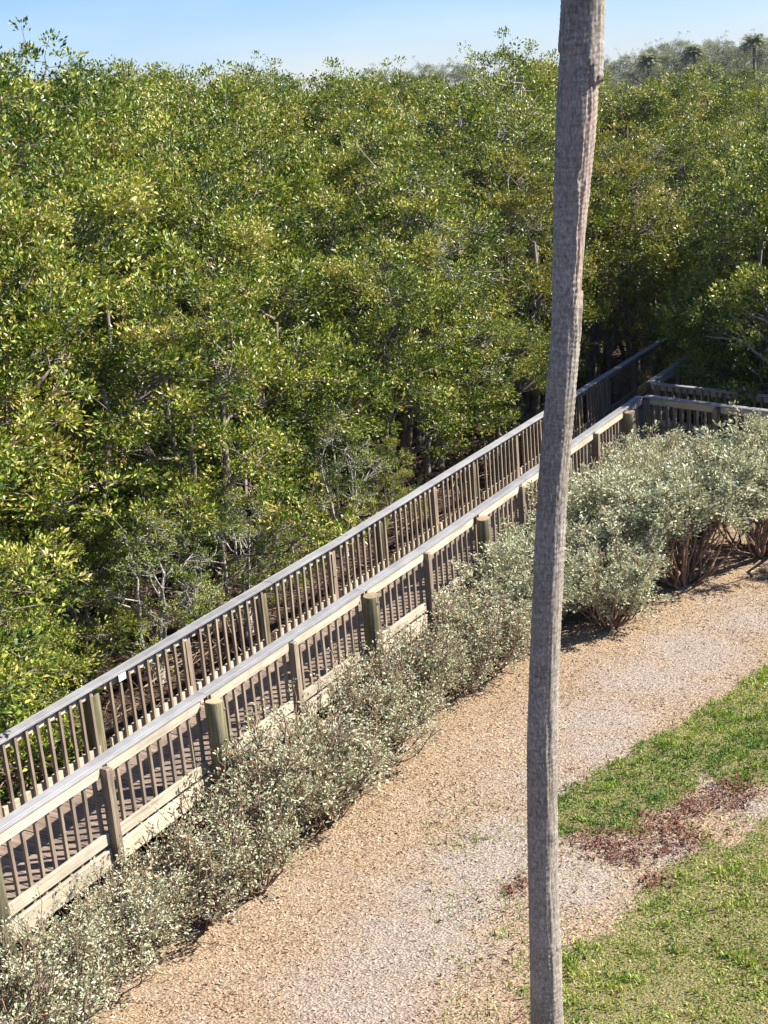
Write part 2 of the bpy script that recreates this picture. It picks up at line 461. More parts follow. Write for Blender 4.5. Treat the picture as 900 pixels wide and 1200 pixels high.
def pile_mesh(name, r, h, cut, seed):
    rr = random.Random(seed); k = 16; v = []; zs = np.linspace(-0.15, h, 7)
    for zi, z in enumerate(zs):
        for a in range(k):
            th = a * 2 * pi / k
            q = r * (1.04 - 0.05 * zi / 6) * (1 + 0.025 * sin(3 * th + seed) + 0.012 * sin(7 * th + 2 * seed))
            zz = z + (cut * cos(th) if zi == 6 else 0)
            v.append((q * cos(th), q * sin(th), zz))
    for a in range(k):       # rounded rim
        th = a * 2 * pi / k
        q = r * 0.90 * (1 + 0.025 * sin(3 * th + seed)); v.append((q * cos(th), q * sin(th), h + 0.012 + cut * cos(th) * 0.9))
    v.append((0, 0, h + 0.016))
    i = np.arange(7)[:, None] * k; j = np.arange(k)[None, :]; j2 = (j + 1) % k
    q = np.stack([i + j, i + j2, i + k + j2, i + k + j], -1).reshape(-1, 4)
    c = np.array([[7 * k + a, 7 * k + (a + 1) % k, 8 * k] for a in range(k)])
    me = mesh_np(name, np.array(v), [q, c], M['pile_wood'], None, False)
    me.materials.append(M['pile_top'])
    mi = np.zeros(len(q) + len(c), np.int32); mi[len(q):] = 1
    me.polygons.foreach_set('material_index', mi)
    sm = np.ones(len(mi), bool); sm[len(q):] = False; me.polygons.foreach_set('use_smooth', sm)
    return me
piles = [pile_mesh('pile', 0.097, 1.43, c, s) for s, c in enumerate((0.012, -0.015, 0.006))]
def post_mesh(h):
    me = box_mesh('post', 0.092, 0.10, h, M['post_wood'], 0, int(h * 100))
    return me
def post_mesh_z(h):
    v = np.array([(sx * 0.039, sy * 0.043, z) for z in (-0.15, h) for sx, sy in ((-1, -1), (1, -1), (1, 1), (-1, 1))] +
                 [(sx * 0.031, sy * 0.035, h + 0.012) for sx, sy in ((-1, -1), (1, -1), (1, 1), (-1, 1))])
    q = [[a, (a + 1) % 4, 4 + (a + 1) % 4, 4 + a] for a in range(4)] + [[4 + a, 4 + (a + 1) % 4, 8 + (a + 1) % 4, 8 + a] for a in range(4)] + [[8, 9, 10, 11], [3, 2, 1, 0]]
    return mesh_np('post', v, np.array(q), M['post_wood'])
sq_post = post_mesh_z(1.43)

bal = [box_mesh('baluster', 0.031, 0.031, 0.84, M['baluster_wood'], 0.0, 0)]
far_run = []          # balusters too far and hidden to pick apart

bm_ = Geo(); bm_.tube(np.array([(0, 0.02, 0), (0, 0.002, 0), (0, -0.006, 0)]), [0.017, 0.017, 0.009], 8, 0.5)
M['steel'] = bark_mat('rusty_galvanised_bolt', (0.10, 0.07, 0.055), (0.26, 0.23, 0.21), 40, 0.6, 0.2)
bolt_mesh = bm_.mesh('bolt', M['steel'])
def rail(P, ang, L, posts_at, bal_from, side, single=None, cap_over=0.0, bays=None, stringer=True):
    """a railing along local x. P(s, off, z) -> point; off is outward (+) from the cap's outer edge.
    posts_at: list of (s, kind); side: +1 outward is local -Y, -1 outward is local +Y"""
    # cap boards, joints at every second post
    cuts = [0.0] + [s for s, k in posts_at if k == 'pile' and 0.4 < s < L - 0.4] + [L]
    for a, b in zip(cuts[:-1], cuts[1:]):
        n = b - a - 0.004
        mid = (a + b) / 2
        dz = rnd.uniform(-0.0025, 0.0025)
        part('cap_board', box_mesh('cap_board', n, 0.108, 0.030, M['cap_grey']), P(mid, -0.080, CAPZ - 0.015 + dz), ang(mid))
        part('cap_edge_strip', box_mesh('cap_edge_strip', n, 0.019, 0.026, M['cap_grey']), P(mid, -0.0105, CAPZ - 0.017 + dz), ang(mid))
    ps = [s for s, k in posts_at]
    ends = sorted(set([0.0] + ps + [L]))
    for a, b in zip(ends[:-1], ends[1:]):
        if b - a < 0.25: continue
        ga = 0.05 if a in ps else 0.0; gb = 0.05 if b in ps else 0.0
        ka = dict(posts_at).get(a); kb = dict(posts_at).get(b)
        if ka == 'pile': ga = 0.085
        if kb == 'pile': gb = 0.085
        n = b - a - ga - gb - 0.006; mid = (a + ga + b - gb) / 2
        part('top_rail', box_mesh('top_rail', n, 0.036, 0.108, M['rail_wood']), P(mid, -0.036, CAPZ - 0.033 - 0.056 + rnd.uniform(-0.002, 0.002)), ang(mid) + rnd.uniform(-0.003, 0.003))
        part('bottom_rail', box_mesh('bottom_rail', n, 0.036, 0.112, M['rail_wood']), P(mid, -0.036, 0.747 + rnd.uniform(-0.008, 0.008)), ang(mid), tilt=(0, rnd.uniform(-0.006, 0.006)))
        if stringer:
            part('stringer', box_mesh('stringer', n, 0.04, 0.185, M['rail_wood']), P(mid, -0.002 - 0.03, 0.558 + rnd.uniform(-0.006, 0.006)), ang(mid))
    for i, (s, k) in enumerate(posts_at):
        if k == 'pile':
            o = part('pile', piles[i // 2 % 3], P(s, 0.085, 0.0), ang(s) + rnd.uniform(-0.3, 0.3), tilt=(rnd.uniform(-0.012, 0.012), rnd.uniform(-0.012, 0.012)))
            if side < 0: o.scale = (0.95, 0.95, 0.93)
            else:
                for bz in (1.36, 0.74):
                    b_ = bpy.data.objects.new('bolt', bolt_mesh); link(b_, o); b_.location = (0.01, -0.100, bz)
        else:
            part('post', sq_post, P(s, 0.005, 0.0), ang(s), tilt=(rnd.uniform(-0.01, 0.01), rnd.uniform(-0.01, 0.01)))
    s = bal_from; c = 0
    while s < L - 0.04:
        if min([abs(s - q) for q in ps] + [9]) > 0.03:
            if single is None or s < single:
                part('baluster', bal[0], P(s, -0.0765, CAPZ - 0.045 - 0.42), ang(s) + rnd.uniform(-0.05, 0.05), tilt=(rnd.uniform(-0.008, 0.008), rnd.uniform(-0.012, 0.012)))
            else:
                far_run.append((P(s, -0.0765, CAPZ - 0.045 - 0.42), ang(s)))
        s += 0.1525

T0R = T_START - 2 * SPACING      # where the rails start, outside the view
def posts_for(t_from, t_to, first_kind_even='post'):
    out = []
    for k in range(-4, 20):
        tt = T_START + k * SPACING
        if t_from - 0.01 <= tt <= t_to + 0.01: out.append((tt, 'post' if k % 2 == 0 else 'pile'))
    return out
def shift(ps, t_from): return [(t - t_from, k) for t, k in ps]

# near rail, in two straight stretches that meet at the bend
T_CORNER = 23.0
for ta, tb in ((T0R, T_BEND), (T_BEND, T_CORNER)):
    ang = (lambda s, a=ta, b=tb: WANG((a + b) / 2))
    def P(s, off, z, a=ta, b=tb):
        tt = a + s
        return WP(min(tt, T_BEND) if b == T_BEND else max(tt, T_BEND + 1e-6), off, z)
    ps = [(t, k) for t, k in posts_for(ta, tb) if not (ta == T_BEND and abs(t - T_BEND) < 0.01)]
    rail(P, ang, tb - ta, shift(ps, ta), 0.076, 1)
# far rail
T_END = 31.5
for ta, tb in ((T0R, T_BEND), (T_BEND, T_END)):
    ang = (lambda s, a=ta, b=tb: WANG((a + b) / 2) + pi)
    def P(s, off, z, a=ta, b=tb):
        tt = a + s
        return WP(min(tt, T_BEND) if b == T_BEND else max(tt, T_BEND + 1e-6), -WIDTH - 0.134 - off, z)
    ps = [(t - 0.12, k) for t, k in posts_for(ta + 0.3, tb)]
    rail(P, ang, tb - ta, shift(ps, ta), 0.03, -1, single=None if tb == T_BEND else 25.0 - ta)
# branch: the front and back rails of the side arm, and the main walk's rail beyond it
BAZ = radians(138.0)
BD = np.array([sin(BAZ), cos(BAZ), 0]); BN = np.array([cos(BAZ), -sin(BAZ), 0])      # BN points to the near side of the arm
C1 = WP(T_CORNER, 0.0)
C2 = np.array([5.13, 25.14, 0.0])
BL = 4.6
rail(lambda s, off, z: C1 + BD * s + BN * off + np.array([0, 0, z]), lambda s: pi / 2 - BAZ, BL, [(0.06, 'post'), (1.52, 'post'), (3.04, 'pile'), (4.5, 'post')], 0.16, 1, single=3.3)
rail(lambda s, off, z: C2 + BD * s - BN * off + np.array([0, 0, z]), lambda s: -pi / 2 - BAZ, BL, [(0.06, 'post'), (1.52, 'post'), (3.04, 'pile'), (4.5, 'post')], 0.16, -1, single=3.3)
tc2, uc2 = to_tu(C2[0], C2[1])
rail(lambda s, off, z: WP(float(tc2) + s, float(uc2) + off, z), lambda s: WANG(20), T_END - float(tc2), [(1.5, 'post'), (3.02, 'pile'), (4.55, 'post'), (6.07, 'pile')], 0.16, 1, single=0.0)
# arm planks
s = 0.1
while s < BL:
    part('plank', pm[0], C1 + BD * s - BN * 0.56 + np.array([0, 0, DECKZ - 0.024]), pi / 2 - BAZ)
    s += 0.1475
gr = Geo()
for p_, a_ in far_run:
    c_, s_ = cos(a_), sin(a_)
    v = bal[0].vertices
    base = np.array([(x.co.x * c_ - x.co.y * s_, x.co.x * s_ + x.co.y * c_, x.co.z) for x in v]) + (p_ - BW0)
    n0 = gr.n; gr.v.append(base); gr.a.append(np.full(len(base), 0.5)); gr.n += len(base)
    j = np.arange(8); j2 = (j + 1) % 8
    gr.q.append(n0 + np.stack([j, j2, 8 + j2, 8 + j], -1)[:, ::-1])
fo = bpy.data.objects.new('distant_balusters', gr.mesh('distant_balusters', M['baluster_wood']))
link(fo, boardwalk); fo['kind'] = 'stuff'
# small white tag stapled below the far cap
tg = part('white_tag', box_mesh('white_tag', 0.11, 0.006, 0.075, bpy.data.materials.new('white_tag')), WP(10.05, -WIDTH - 0.012, CAPZ - 0.075), WANG(9))
tg.data.materials[0].diffuse_color = (0.8, 0.8, 0.8, 1)

# ------------------------------------------------------------------ mangroves
def make_mangrove(seed, H=7.0, Rc=2.3, tips_per_lobe=125, leaves=26, sparse=False, low=False):
    r = np.random.default_rng(seed)
    wood, leaf = Geo(), Geo()
    # lobes of the crown
    nl = int(r.integers(15, 19))
    lobes = []
    for i in range(nl):
        f = (i + 0.5) / nl
        z = (0.5 if low else 1.7) + f * (H - (1.2 if low else 2.4))
        prof = math.sin(pi * min(1.0, ((0.42 if low else 0.25) + (0.62 if low else 0.80) * f))) ** 0.6
        rad = Rc * 0.82 * prof * r.uniform(0.5, 1.1)
        th = i * 2.4 + r.uniform(-0.5, 0.5)
        lobes.append((np.array([rad * cos(th), rad * sin(th), z + r.uniform(-0.3, 0.3)]), r.uniform(0.52, 0.92)))
    # stems
    ns = int(r.integers(3, 5)); nodes = []
    for k in range(ns):
        th = k * 2 * pi / ns + r.uniform(-0.6, 0.6)
        top = np.array([0.75 * cos(th), 0.75 * sin(th), H * r.uniform(0.6, 0.8)])
        b0 = np.array([0.22 * cos(th), 0.22 * sin(th), -0.1])
        tt = np.linspace(0, 1, 9)[:, None]
        pts = b0 + (top - b0) * tt + np.cumsum(r.normal(0, 0.07, (9, 3)), axis=0) * np.array([1, 1, 0.2])
        pts[0] = b0
        wood.tube(pts, np.linspace(0.085, 0.03, 9) * r.uniform(0.8, 1.2), 6, r.uniform(0.3, 0.7))
        nodes += list(pts[2:])
    nodes = np.array(nodes)
    for c, rl in lobes:
        cand = nodes[nodes[:, 2] < c[2] + 0.1] if (nodes[:, 2] < c[2] + 0.1).any() else nodes
        d = np.linalg.norm(cand - (c - [0, 0, 0.8]), axis=1); s0 = cand[np.argmin(d)]
        tt = np.linspace(0, 1, 5)[:, None]
        limb = s0 + (c - s0) * tt + np.concatenate([np.zeros((1, 3)), r.normal(0, 0.10, (4, 3))])
        wood.tube(limb, np.linspace(0.04, 0.018, 5), 5, r.uniform(0.3, 0.8))
        subs = [limb[3], limb[4]]
        ends = []
        for k in range(11):
            dv = unit(r.normal(0, 1, 3) + np.array([0, 0, 0.5]) + 0.6 * unit(np.array([c[0], c[1], 0]) + 1e-6))
            e = c + dv * rl * np.array([1.1, 1.1, 0.95]) * r.uniform(0.6, 1.05); ends.append(e)
            st_ = limb[int(r.integers(2, 5))]; mid = (st_ + e) / 2 + r.normal(0, 0.09, 3)
            wood.tube(np.array([st_, mid, e]), [0.015, 0.011, 0.006], 4, r.uniform(0.3, 1.0))
            subs += [mid, e]
        subs = np.array(subs)
        n = int(tips_per_lobe * rl * rl)
        ends = np.array(ends); pick = r.integers(0, len(ends), n)
        dv = unit(unit(ends[pick] - c) * 0.9 + r.normal(0, 0.5, (n, 3)) + np.array([0, 0, 0.25]))
        tips = ends[pick] + dv * 0.06 + r.normal(0, 0.14, (n, 3)) * np.array([1.15, 1.15, 0.75])
        shoot = r.random(n) < 0.10
        tips[shoot] += (dv[shoot] * 0.4 + np.array([0, 0, 0.35])) * r.uniform(0.3, 0.9, (int(shoot.sum()), 1))
        dtr = np.linalg.norm(tips[:, None, :] - subs[None], axis=2)
        near = subs[np.argmin(dtr, 1)]
        for q in (range(n) if sparse else [i_ for i_ in range(n) if shoot[i_] or i_ % 2 == 0]):
            mid = (near[q] + tips[q]) / 2 + r.normal(0, 0.05, 3)
            wood.tube(np.array([near[q], mid, tips[q]]), np.array([0.007, 0.005, 0.003]) * (2.2 if sparse else 1.3), 3, r.uniform(0.4, 1.0), cap=False)
        pick0 = pick
        if sparse:
            kp = r.random(n) < 0.5; tips = tips[kp]; dv = dv[kp]; n = len(tips); pick0 = pick[kp]
        nlf = leaves
        cl = np.repeat(tips, nlf, 0); od = np.repeat(dv, nlf, 0)
        clump = np.repeat(r.normal(0, 0.08, n) + r.normal(0, 0.12, len(ends))[pick0], nlf) + r.normal(0, 0.07)
        off = r.normal(0, 1, (n * nlf, 3)); off = unit(off) * (0.16 * r.random((n * nlf, 1)) ** 0.5)
        d = unit(unit(off) * 0.8 + od * 0.55 + np.array([0, 0, 0.35]) + r.normal(0, 0.35, (n * nlf, 3)))
        nn = unit(r.normal(0, 0.9, (n * nlf, 3)) + np.array([0, 0, 0.75]) + od * 0.35)
        Lf = r.uniform(0.050, 0.110, n * nlf); Wf = Lf * r.uniform(0.40, 0.52, n * nlf)
        var = np.clip(0.42 + clump + r.normal(0, 0.20, n * nlf), 0, 0.92)
        old = r.random(n * nlf); var = np.where(old < 0.035, r.uniform(0.85, 1.0, n * nlf), var)
        leaf.quads(leaf_quads(cl + off, d, nn, Lf, Wf), var)
    return wood.mesh('mangrove_trunk', M['pale_bark' if sparse else 'mangrove_bark'], True), leaf.mesh('mangrove_crown', M['mangrove_leaf'])

VAR = [make_mangrove(s) for s in (11, 23, 37, 41)]
VAR.append(make_mangrove(59, sparse=True))
VAR.append(make_mangrove(67, low=True)); VAR.append(make_mangrove(71, low=True))
crown_y = VAR[2][1].copy(); crown_y.materials.clear(); crown_y.materials.append(M['yellow_leaf'])

LBL = {
 'front': ('leafy mangrove at the edge of the thicket, crown drooping towards the boardwalk railing', 'mangroves along the boardwalk edge'),
 'mid': ('green mangrove deeper in the thicket behind the boardwalk edge trees', 'mangroves in the thicket'),
 'back': ('distant green mangrove crown near the skyline of the thicket', 'mangroves near the skyline'),
 'right': ('dark mangrove crowding the far side of the boardwalk side arm', 'mangroves beyond the side arm'),
 'pale': ('mangrove with thin foliage and many bare pale branches showing', 'mangroves with bare pale branches'),
 'shade': ('small round mangrove growing on the mulch past the hedge corner', 'small mangroves on the mulch'),
 'low': ('low bushy young mangrove hugging the outer railing of the boardwalk', 'young mangroves by the railing'),
 'yellow': ('mangrove with yellowing and rusty leaves over the boardwalk', 'yellowing mangroves'),
}
def place_tree(x, y, h, v, kind, rot=None, yellow=False):
    root = empty('mangrove_tree', (x, y, -0.06))
    k = h / 7.0
    w = k * rnd.uniform(0.95, 1.15) * (1.25 if y > 62 else 1.12)
    root.scale = (w, w, k)
    root.rotation_euler = (rnd.uniform(-0.06, 0.06), rnd.uniform(-0.06, 0.06), rnd.uniform(0, 2 * pi) if rot is None else rot)
    tr = bpy.data.objects.new('trunk', VAR[v][0]); link(tr, root)
    cr = bpy.data.objects.new('crown', crown_y if yellow else VAR[v][1]); link(cr, root)
    tag(root, LBL[kind][0], 'tree', LBL[kind][1])
    return root

ntree = 0
def forest():
    global ntree
    y = 10.0
    while y < 132:
        sp = 2.15 if y < 36 else (2.9 if y < 55 else 4.0 if y < 80 else 5.4)
        half = 0.32 * y + 5
        x = -half
        while x < half + (7 if y < 45 else 0):
            px = x + rnd.uniform(-0.42, 0.42) * sp; py = y + rnd.uniform(-0.42, 0.42) * sp
            x += sp
            t, u = to_tu(px, py); t = float(t); u = float(u)
            kind = None
            bd = (px - C1[0]) * (-BN[0]) + (py - C1[1]) * (-BN[1])     # distance beyond the front rail of the arm
            ba = (px - C1[0]) * BD[0] + (py - C1[1]) * BD[1]
            if u < -0.7:
                e = -u - (3.6 if 12.8 < t < 17 else 3.3 if t < 12.8 else 3.4 if t < 23 else 3.0)
                if t < 4: continue
            else:
                if t < 24.5: continue
                e = min(u - 1.0 + (0 if t < 31 else 3), bd - 2.1)
                if t > 33: e = max(e, 0.1 if abs(u + 0.7) > 1.2 else -1)
            if e < 0: continue
            h = 4.8 + 1.95 * min(1.0, e / 9.0) + rnd.uniform(-0.65, 0.6)
            dist = math.hypot(px, py)
            if dist > 48: h += 0.5 * rnd.uniform(0, 1)
            if u > -0.7: h += 0.3
            if u > -0.7 and math.degrees(math.atan2(px, py)) > 18: h -= 1.6
            az = math.degrees(math.atan2(px, py))
            h += 0.2 + (1.2 if az < -11.5 and dist < 50 else 0.7 if az < -3 and dist < 60 else 0.15) * min(1, e / 6)
            if 3.5 < az < 7 and 32 < dist < 46: h += 1.0
            v = rnd.randrange(4)
            if e < 2.0: v = rnd.choice((0, 1, 2, 3) if 10.5 < t < 24 else (5, 6, 0, 6, 1))
            kind = 'front' if e < 2.3 else ('back' if dist > 55 else 'mid')
            if u > -0.7 and dist < 55: kind = 'right'
            if 1.5 < az < 9.0 and 19 < dist < 42 and rnd.random() < 0.62:
                v = 4; kind = 'pale'
            if ntree > 275: return
            place_tree(px, py, h, v, kind); ntree += 1
        y += sp * 0.9
forest()
for tt, uu, hh, vv in ((6.6, -3.3, 3.2, 5), (8.0, -3.0, 2.7, 6), (9.6, -3.4, 2.6, 5), (10.9, -4.2, 2.8, 6), (10.3, -3.2, 2.2, 5), (12.4, -4.0, 2.5, 6), (12.7, -3.1, 2.3, 4), (14.6, -3.0, 2.1, 4), (16.0, -3.3, 1.5, 5), (17.8, -3.2, 2.4, 4), (19.4, -3.2, 1.6, 5), (23.3, -3.1, 3.4, 6)):
    p = WP(tt, uu); place_tree(p[0], p[1], hh, vv, 'low')
for tt, uu, hh, vv in ((26.4, -3.7, 5.4, 2), (29.6, -2.7, 5.8, 3)):
    p = WP(tt, uu); place_tree(p[0], p[1], hh, vv, 'yellow', yellow=True)
for tt, uu, hh, vv in ((26.6, 1.2, 4.6, 5), (28.4, 0.9, 5.2, 6), (26.2, 3.2, 4.4, 6), (24.9, 4.6, 4.2, 5), (30.4, -2.4, 5.0, 6), (30.5, 1.0, 5.5, 5), (32.6, -0.6, 5.2, 6)):
    p = WP(tt, uu); place_tree(p[0], p[1], hh, vv, 'right')
for x_, y_, hh, vv in ((10.2, 22.4, 4.4, 0), (12.6, 24.0, 5.6, 2), (11.6, 27.2, 6.4, 3), (13.5, 21.5, 6.4, 4)):
    place_tree(x_, y_, hh, vv, 'right')
for x_, y_, hh, vv in ((7.7, 18.4, 2.3, 0), (8.5, 19.7, 2.8, 1), (7.4, 17.4, 1.5, 2)):
    place_tree(x_, y_, hh, vv, 'shade')
print('mangroves', ntree)

def limb_thing(name, base, limbs, mat, label, k=7, push_=0.0):
    push = np.array([-0.45, 0.75, 0.0]) * push_; base = tuple(np.array(base) + push)
    root = empty(name, base); b = np.array(base) - push
    for pts, r0, r1 in limbs:
        P_ = np.array(pts, float); tt = np.linspace(0, 1, len(P_)); t2 = np.linspace(0, 1, 4 * len(P_))
        Q = np.stack([np.interp(t2, tt, P_[:, i]) for i in range(3)], -1)
        Q[1:-1] = (Q[:-2] + Q[1:-1] * 2 + Q[2:]) / 4; Q[1:-1] = (Q[:-2] + Q[1:-1] * 2 + Q[2:]) / 4
        Q += np.random.default_rng(len(P_)).normal(0, 0.012, Q.shape)
        g_ = Geo(); g_.tube(Q - b, np.linspace(r0, r1, len(Q)), k, 0.5)
        link(bpy.data.objects.new('limb', g_.mesh('limb', mat, True)), root)
    tag(root, label, 'tree'); return root
limb_thing('leaning_mangrove_trunk', (-5.3, 14.3, -0.06), [([(-5.3, 14.3, -0.1), (-4.9, 14.6, 1.4), (-4.55, 14.82, 2.46), (-4.26, 14.92, 2.68), (-3.77, 15.53, 2.95), (-3.25, 16.21, 3.32), (-2.63, 17.23, 3.64), (-2.4, 18.0, 3.85)], 0.075, 0.012),
    ([(-3.77, 15.53, 2.95), (-3.4, 15.6, 3.4), (-3.0, 15.9, 4.0)], 0.035, 0.012)], M['mangrove_bark'], 'bare slanting mangrove limb reaching up out of the thicket', push_=1.7)
limb_thing('fallen_mangrove_trunk', (-1.5, 19.85, -0.06), [([(-1.35, 19.9, -0.05), (-1.52, 19.84, 0.5), (-1.67, 19.78, 0.78), (-2.03, 19.37, 1.23), (-2.32, 19.09, 1.72), (-2.47, 19.23, 2.13), (-2.56, 19.66, 2.98)], 0.085, 0.04),
    ([(-2.03, 19.37, 1.23), (-2.5, 18.9, 1.15), (-3.1, 18.6, 1.35), (-3.6, 18.4, 1.3)], 0.04, 0.015)], M['mangrove_bark'], 'crooked mangrove trunk bending down to the railing over the dark opening', push_=0.8)
limb_thing('bare_branch', (7.6, 24.9, -0.06), [([(7.6, 24.9, -0.1), (7.55, 24.8, 1.0), (7.5, 24.78, 1.8), (7.35, 24.95, 2.32), (7.21, 25.11, 2.45), (7.02, 25.32, 2.51), (6.81, 25.54, 2.67)], 0.05, 0.018),
    ([(7.5, 24.78, 1.5), (7.27, 25.04, 1.69), (6.97, 25.37, 1.92), (6.87, 25.48, 2.15), (6.81, 25.54, 2.33), (6.72, 25.65, 2.5), (6.57, 25.81, 2.69)], 0.035, 0.012),
    ([(7.52, 24.8, 1.3), (7.21, 25.11, 1.68), (6.84, 25.52, 2.08), (6.45, 25.94, 2.04), (6.29, 26.12, 2.09), (6.1, 26.34, 2.2)], 0.03, 0.012),
    ([(7.5, 24.78, 1.7), (7.44, 24.85, 1.87), (7.21, 25.11, 2.09), (7.09, 25.24, 2.22), (6.89, 25.46, 2.44)], 0.03, 0.012)], M['pale_bark'], 'leafless pale branches forking above the railing of the side arm')

# ------------------------------------------------------------------ silvery shrubs
def make_shrub(seed, H=1.25, R=0.72, stems=26, leaves=8200, open_base=0.35, brown=0.07):
    r = np.random.default_rng(seed)
    wood, leaf = Geo(), Geo()
    tips, dirs = [], []
    for k in range(stems):
        th = r.uniform(0, 2 * pi); q = R * math.sqrt(r.random()) * 0.95
        hh = H * (1 - 0.22 * (q / R) ** 2) * r.uniform(0.55, 1.08)
        b0 = np.array([0.12 * cos(th) * r.random(), 0.12 * sin(th) * r.random(), -0.03])
        e = np.array([q * cos(th), q * sin(th), hh])
        ctrl = np.array([q * 0.75 * cos(th), q * 0.75 * sin(th), hh * 0.35])
        tt = np.linspace(0, 1, 6)[:, None]
        pts = (1 - tt) ** 2 * b0 + 2 * tt * (1 - tt) * ctrl + tt ** 2 * e + np.concatenate([np.zeros((1, 3)), r.normal(0, 0.025, (5, 3))])
        wood.tube(pts, np.linspace(0.016, 0.005, 6) * r.uniform(0.7, 1.25), 5, r.uniform(0.2, 0.9))
        for j in range(9):
            f = r.uniform(open_base, 1.0)
            p0 = np.array([np.interp(f, tt[:, 0], pts[:, i]) for i in range(3)])
            dv = unit(r.normal(0, 0.55, 3) + np.array([0.45 * cos(th), 0.45 * sin(th), 0.9]))
            l = r.uniform(0.14, 0.34)
            p1 = p0 + dv * l; pm_ = (p0 + p1) / 2 + r.normal(0, 0.02, 3)
            wood.tube(np.array([p0, pm_, p1]), [0.006, 0.005, 0.003], 3, r.uniform(0.3, 1.0), cap=False)
            for z in (0.35, 0.6, 0.8, 1.0): tips.append(p0 + (p1 - p0) * z); dirs.append(dv)
    tips = np.array(tips); dirs = np.array(dirs)
    n = len(tips); per = max(3, leaves // n)
    cl = np.repeat(tips, per, 0); od = np.repeat(dirs, per, 0); m_ = len(cl)
    off = unit(r.normal(0, 1, (m_, 3))) * (0.05 * r.random((m_, 1)) ** 0.5)
    d = unit(unit(off) * 0.8 + od * 0.8 + r.normal(0, 0.25, (m_, 3)))
    nn = unit(r.normal(0, 0.8, (m_, 3)) + np.array([0, 0, 0.6]))
    Lf = r.uniform(0.027, 0.052, m_); Wf = Lf * r.uniform(0.42, 0.6, m_)
    hgt = np.clip(cl[:, 2] / H, 0, 1)
    var = np.clip(0.50 + np.repeat(r.normal(0, 0.12, n), per) + r.normal(0, 0.17, m_), 0, 0.93)
    var = np.where(r.random(m_) < brown + 0.25 * np.clip(0.55 - hgt, 0, 1), r.uniform(0.96, 1.0, m_), var)
    leaf.quads(leaf_quads(cl + off, d, nn, Lf, Wf, 0.3), var)
    return wood.mesh('shrub_stems', M['shrub_bark'], True), leaf.mesh('shrub_foliage', M['sage_leaf'])
SH = [make_shrub(s, stems=46, leaves=5000, open_base=0.5, brown=0.15) for s in (3, 5, 8)] + [make_shrub(13, stems=40, leaves=12500, open_base=0.42, brown=0.09), make_shrub(17, H=1.3, R=0.8, stems=40, leaves=13500, open_base=0.84)]
def place_shrub(t, u, h, w, v, label, group=None):
    p = WP(t, u)
    root = empty('shrub', (p[0], p[1], float(ground_h(np.array([p[0]]), np.array([p[1]]))[0]) - 0.01))
    root.scale = (w / 0.72, w / 0.72, h / 1.25)
    root.rotation_euler = (0, 0, rnd.uniform(0, 2 * pi))
    link(bpy.data.objects.new('stems', SH[v][0]), root)
    link(bpy.data.objects.new('foliage', SH[v][1]), root)
    tag(root, label, 'shrub', group)
    return root
t = 5.3
while t < 14.6:
    place_shrub(t, rnd.uniform(0.55, 1.0), rnd.uniform(0.72, 1.08), rnd.uniform(0.55, 0.82), rnd.choice((0, 1, 2)),
                'sparse silvery shrub with brown stems in the low hedge beside the boardwalk', 'low hedge shrubs')
    t += rnd.uniform(0.55, 0.75)
while t < 21.5:
    f = (t - 14.6) / 7
    for u0 in (0.75, 1.55):
        if u0 > 1 and (t < 15.6 or 17.0 < t < 19.3): continue
        place_shrub(t + rnd.uniform(-0.2, 0.2), u0 + 0.25 * f + rnd.uniform(-0.15, 0.15), 1.1 + 0.3 * f + rnd.uniform(-0.2, 0.12), rnd.uniform(0.75, 0.95), 3,
                    'dense pale silvery shrub in the tall hedge before the side arm', 'tall hedge shrubs')
    t += rnd.uniform(0.62, 0.8)
place_shrub(17.87, 2.2, 1.55, 1.15, 4, 'silvery shrub with a bare forked trunk standing out on the brown mulch')
place_shrub(19.4, 2.9, 1.75, 1.15, 4, 'tall silvery shrub behind the bare trunked one, at the hedge corner')

ORD = 'first second third fourth fifth sixth seventh eighth ninth tenth eleventh twelfth thirteenth fourteenth fifteenth sixteenth seventeenth eighteenth nineteenth twentieth twenty-first twenty-second twenty-third twenty-fourth twenty-fifth twenty-sixth'.split()
def order_labels(start, fmt):
    got = [o for o in col.objects if o.parent is None and str(o.get('label', '')).startswith(start)]
    got.sort(key=lambda o: -float(to_tu(o.location.x, o.location.y)[0]))
    for i, o in enumerate(got):
        if i < len(ORD): o['label'] = fmt % ORD[i]
order_labels(LBL['front'][0], 'leafy edge-of-thicket mangrove drooping towards the railing, %s from the side arm')
order_labels(LBL['low'][0], 'low bushy young mangrove against the outer railing, %s from the side arm')
order_labels('sparse silvery shrub', 'sparse silvery shrub with brown stems in the low hedge, %s from the tall hedge')
order_labels('dense pale silvery shrub', 'dense pale silvery shrub of the tall hedge, %s from the side arm')
order_labels(LBL['yellow'][0], 'mangrove with yellowing rusty leaves over the boardwalk, %s along the walk after the side arm')

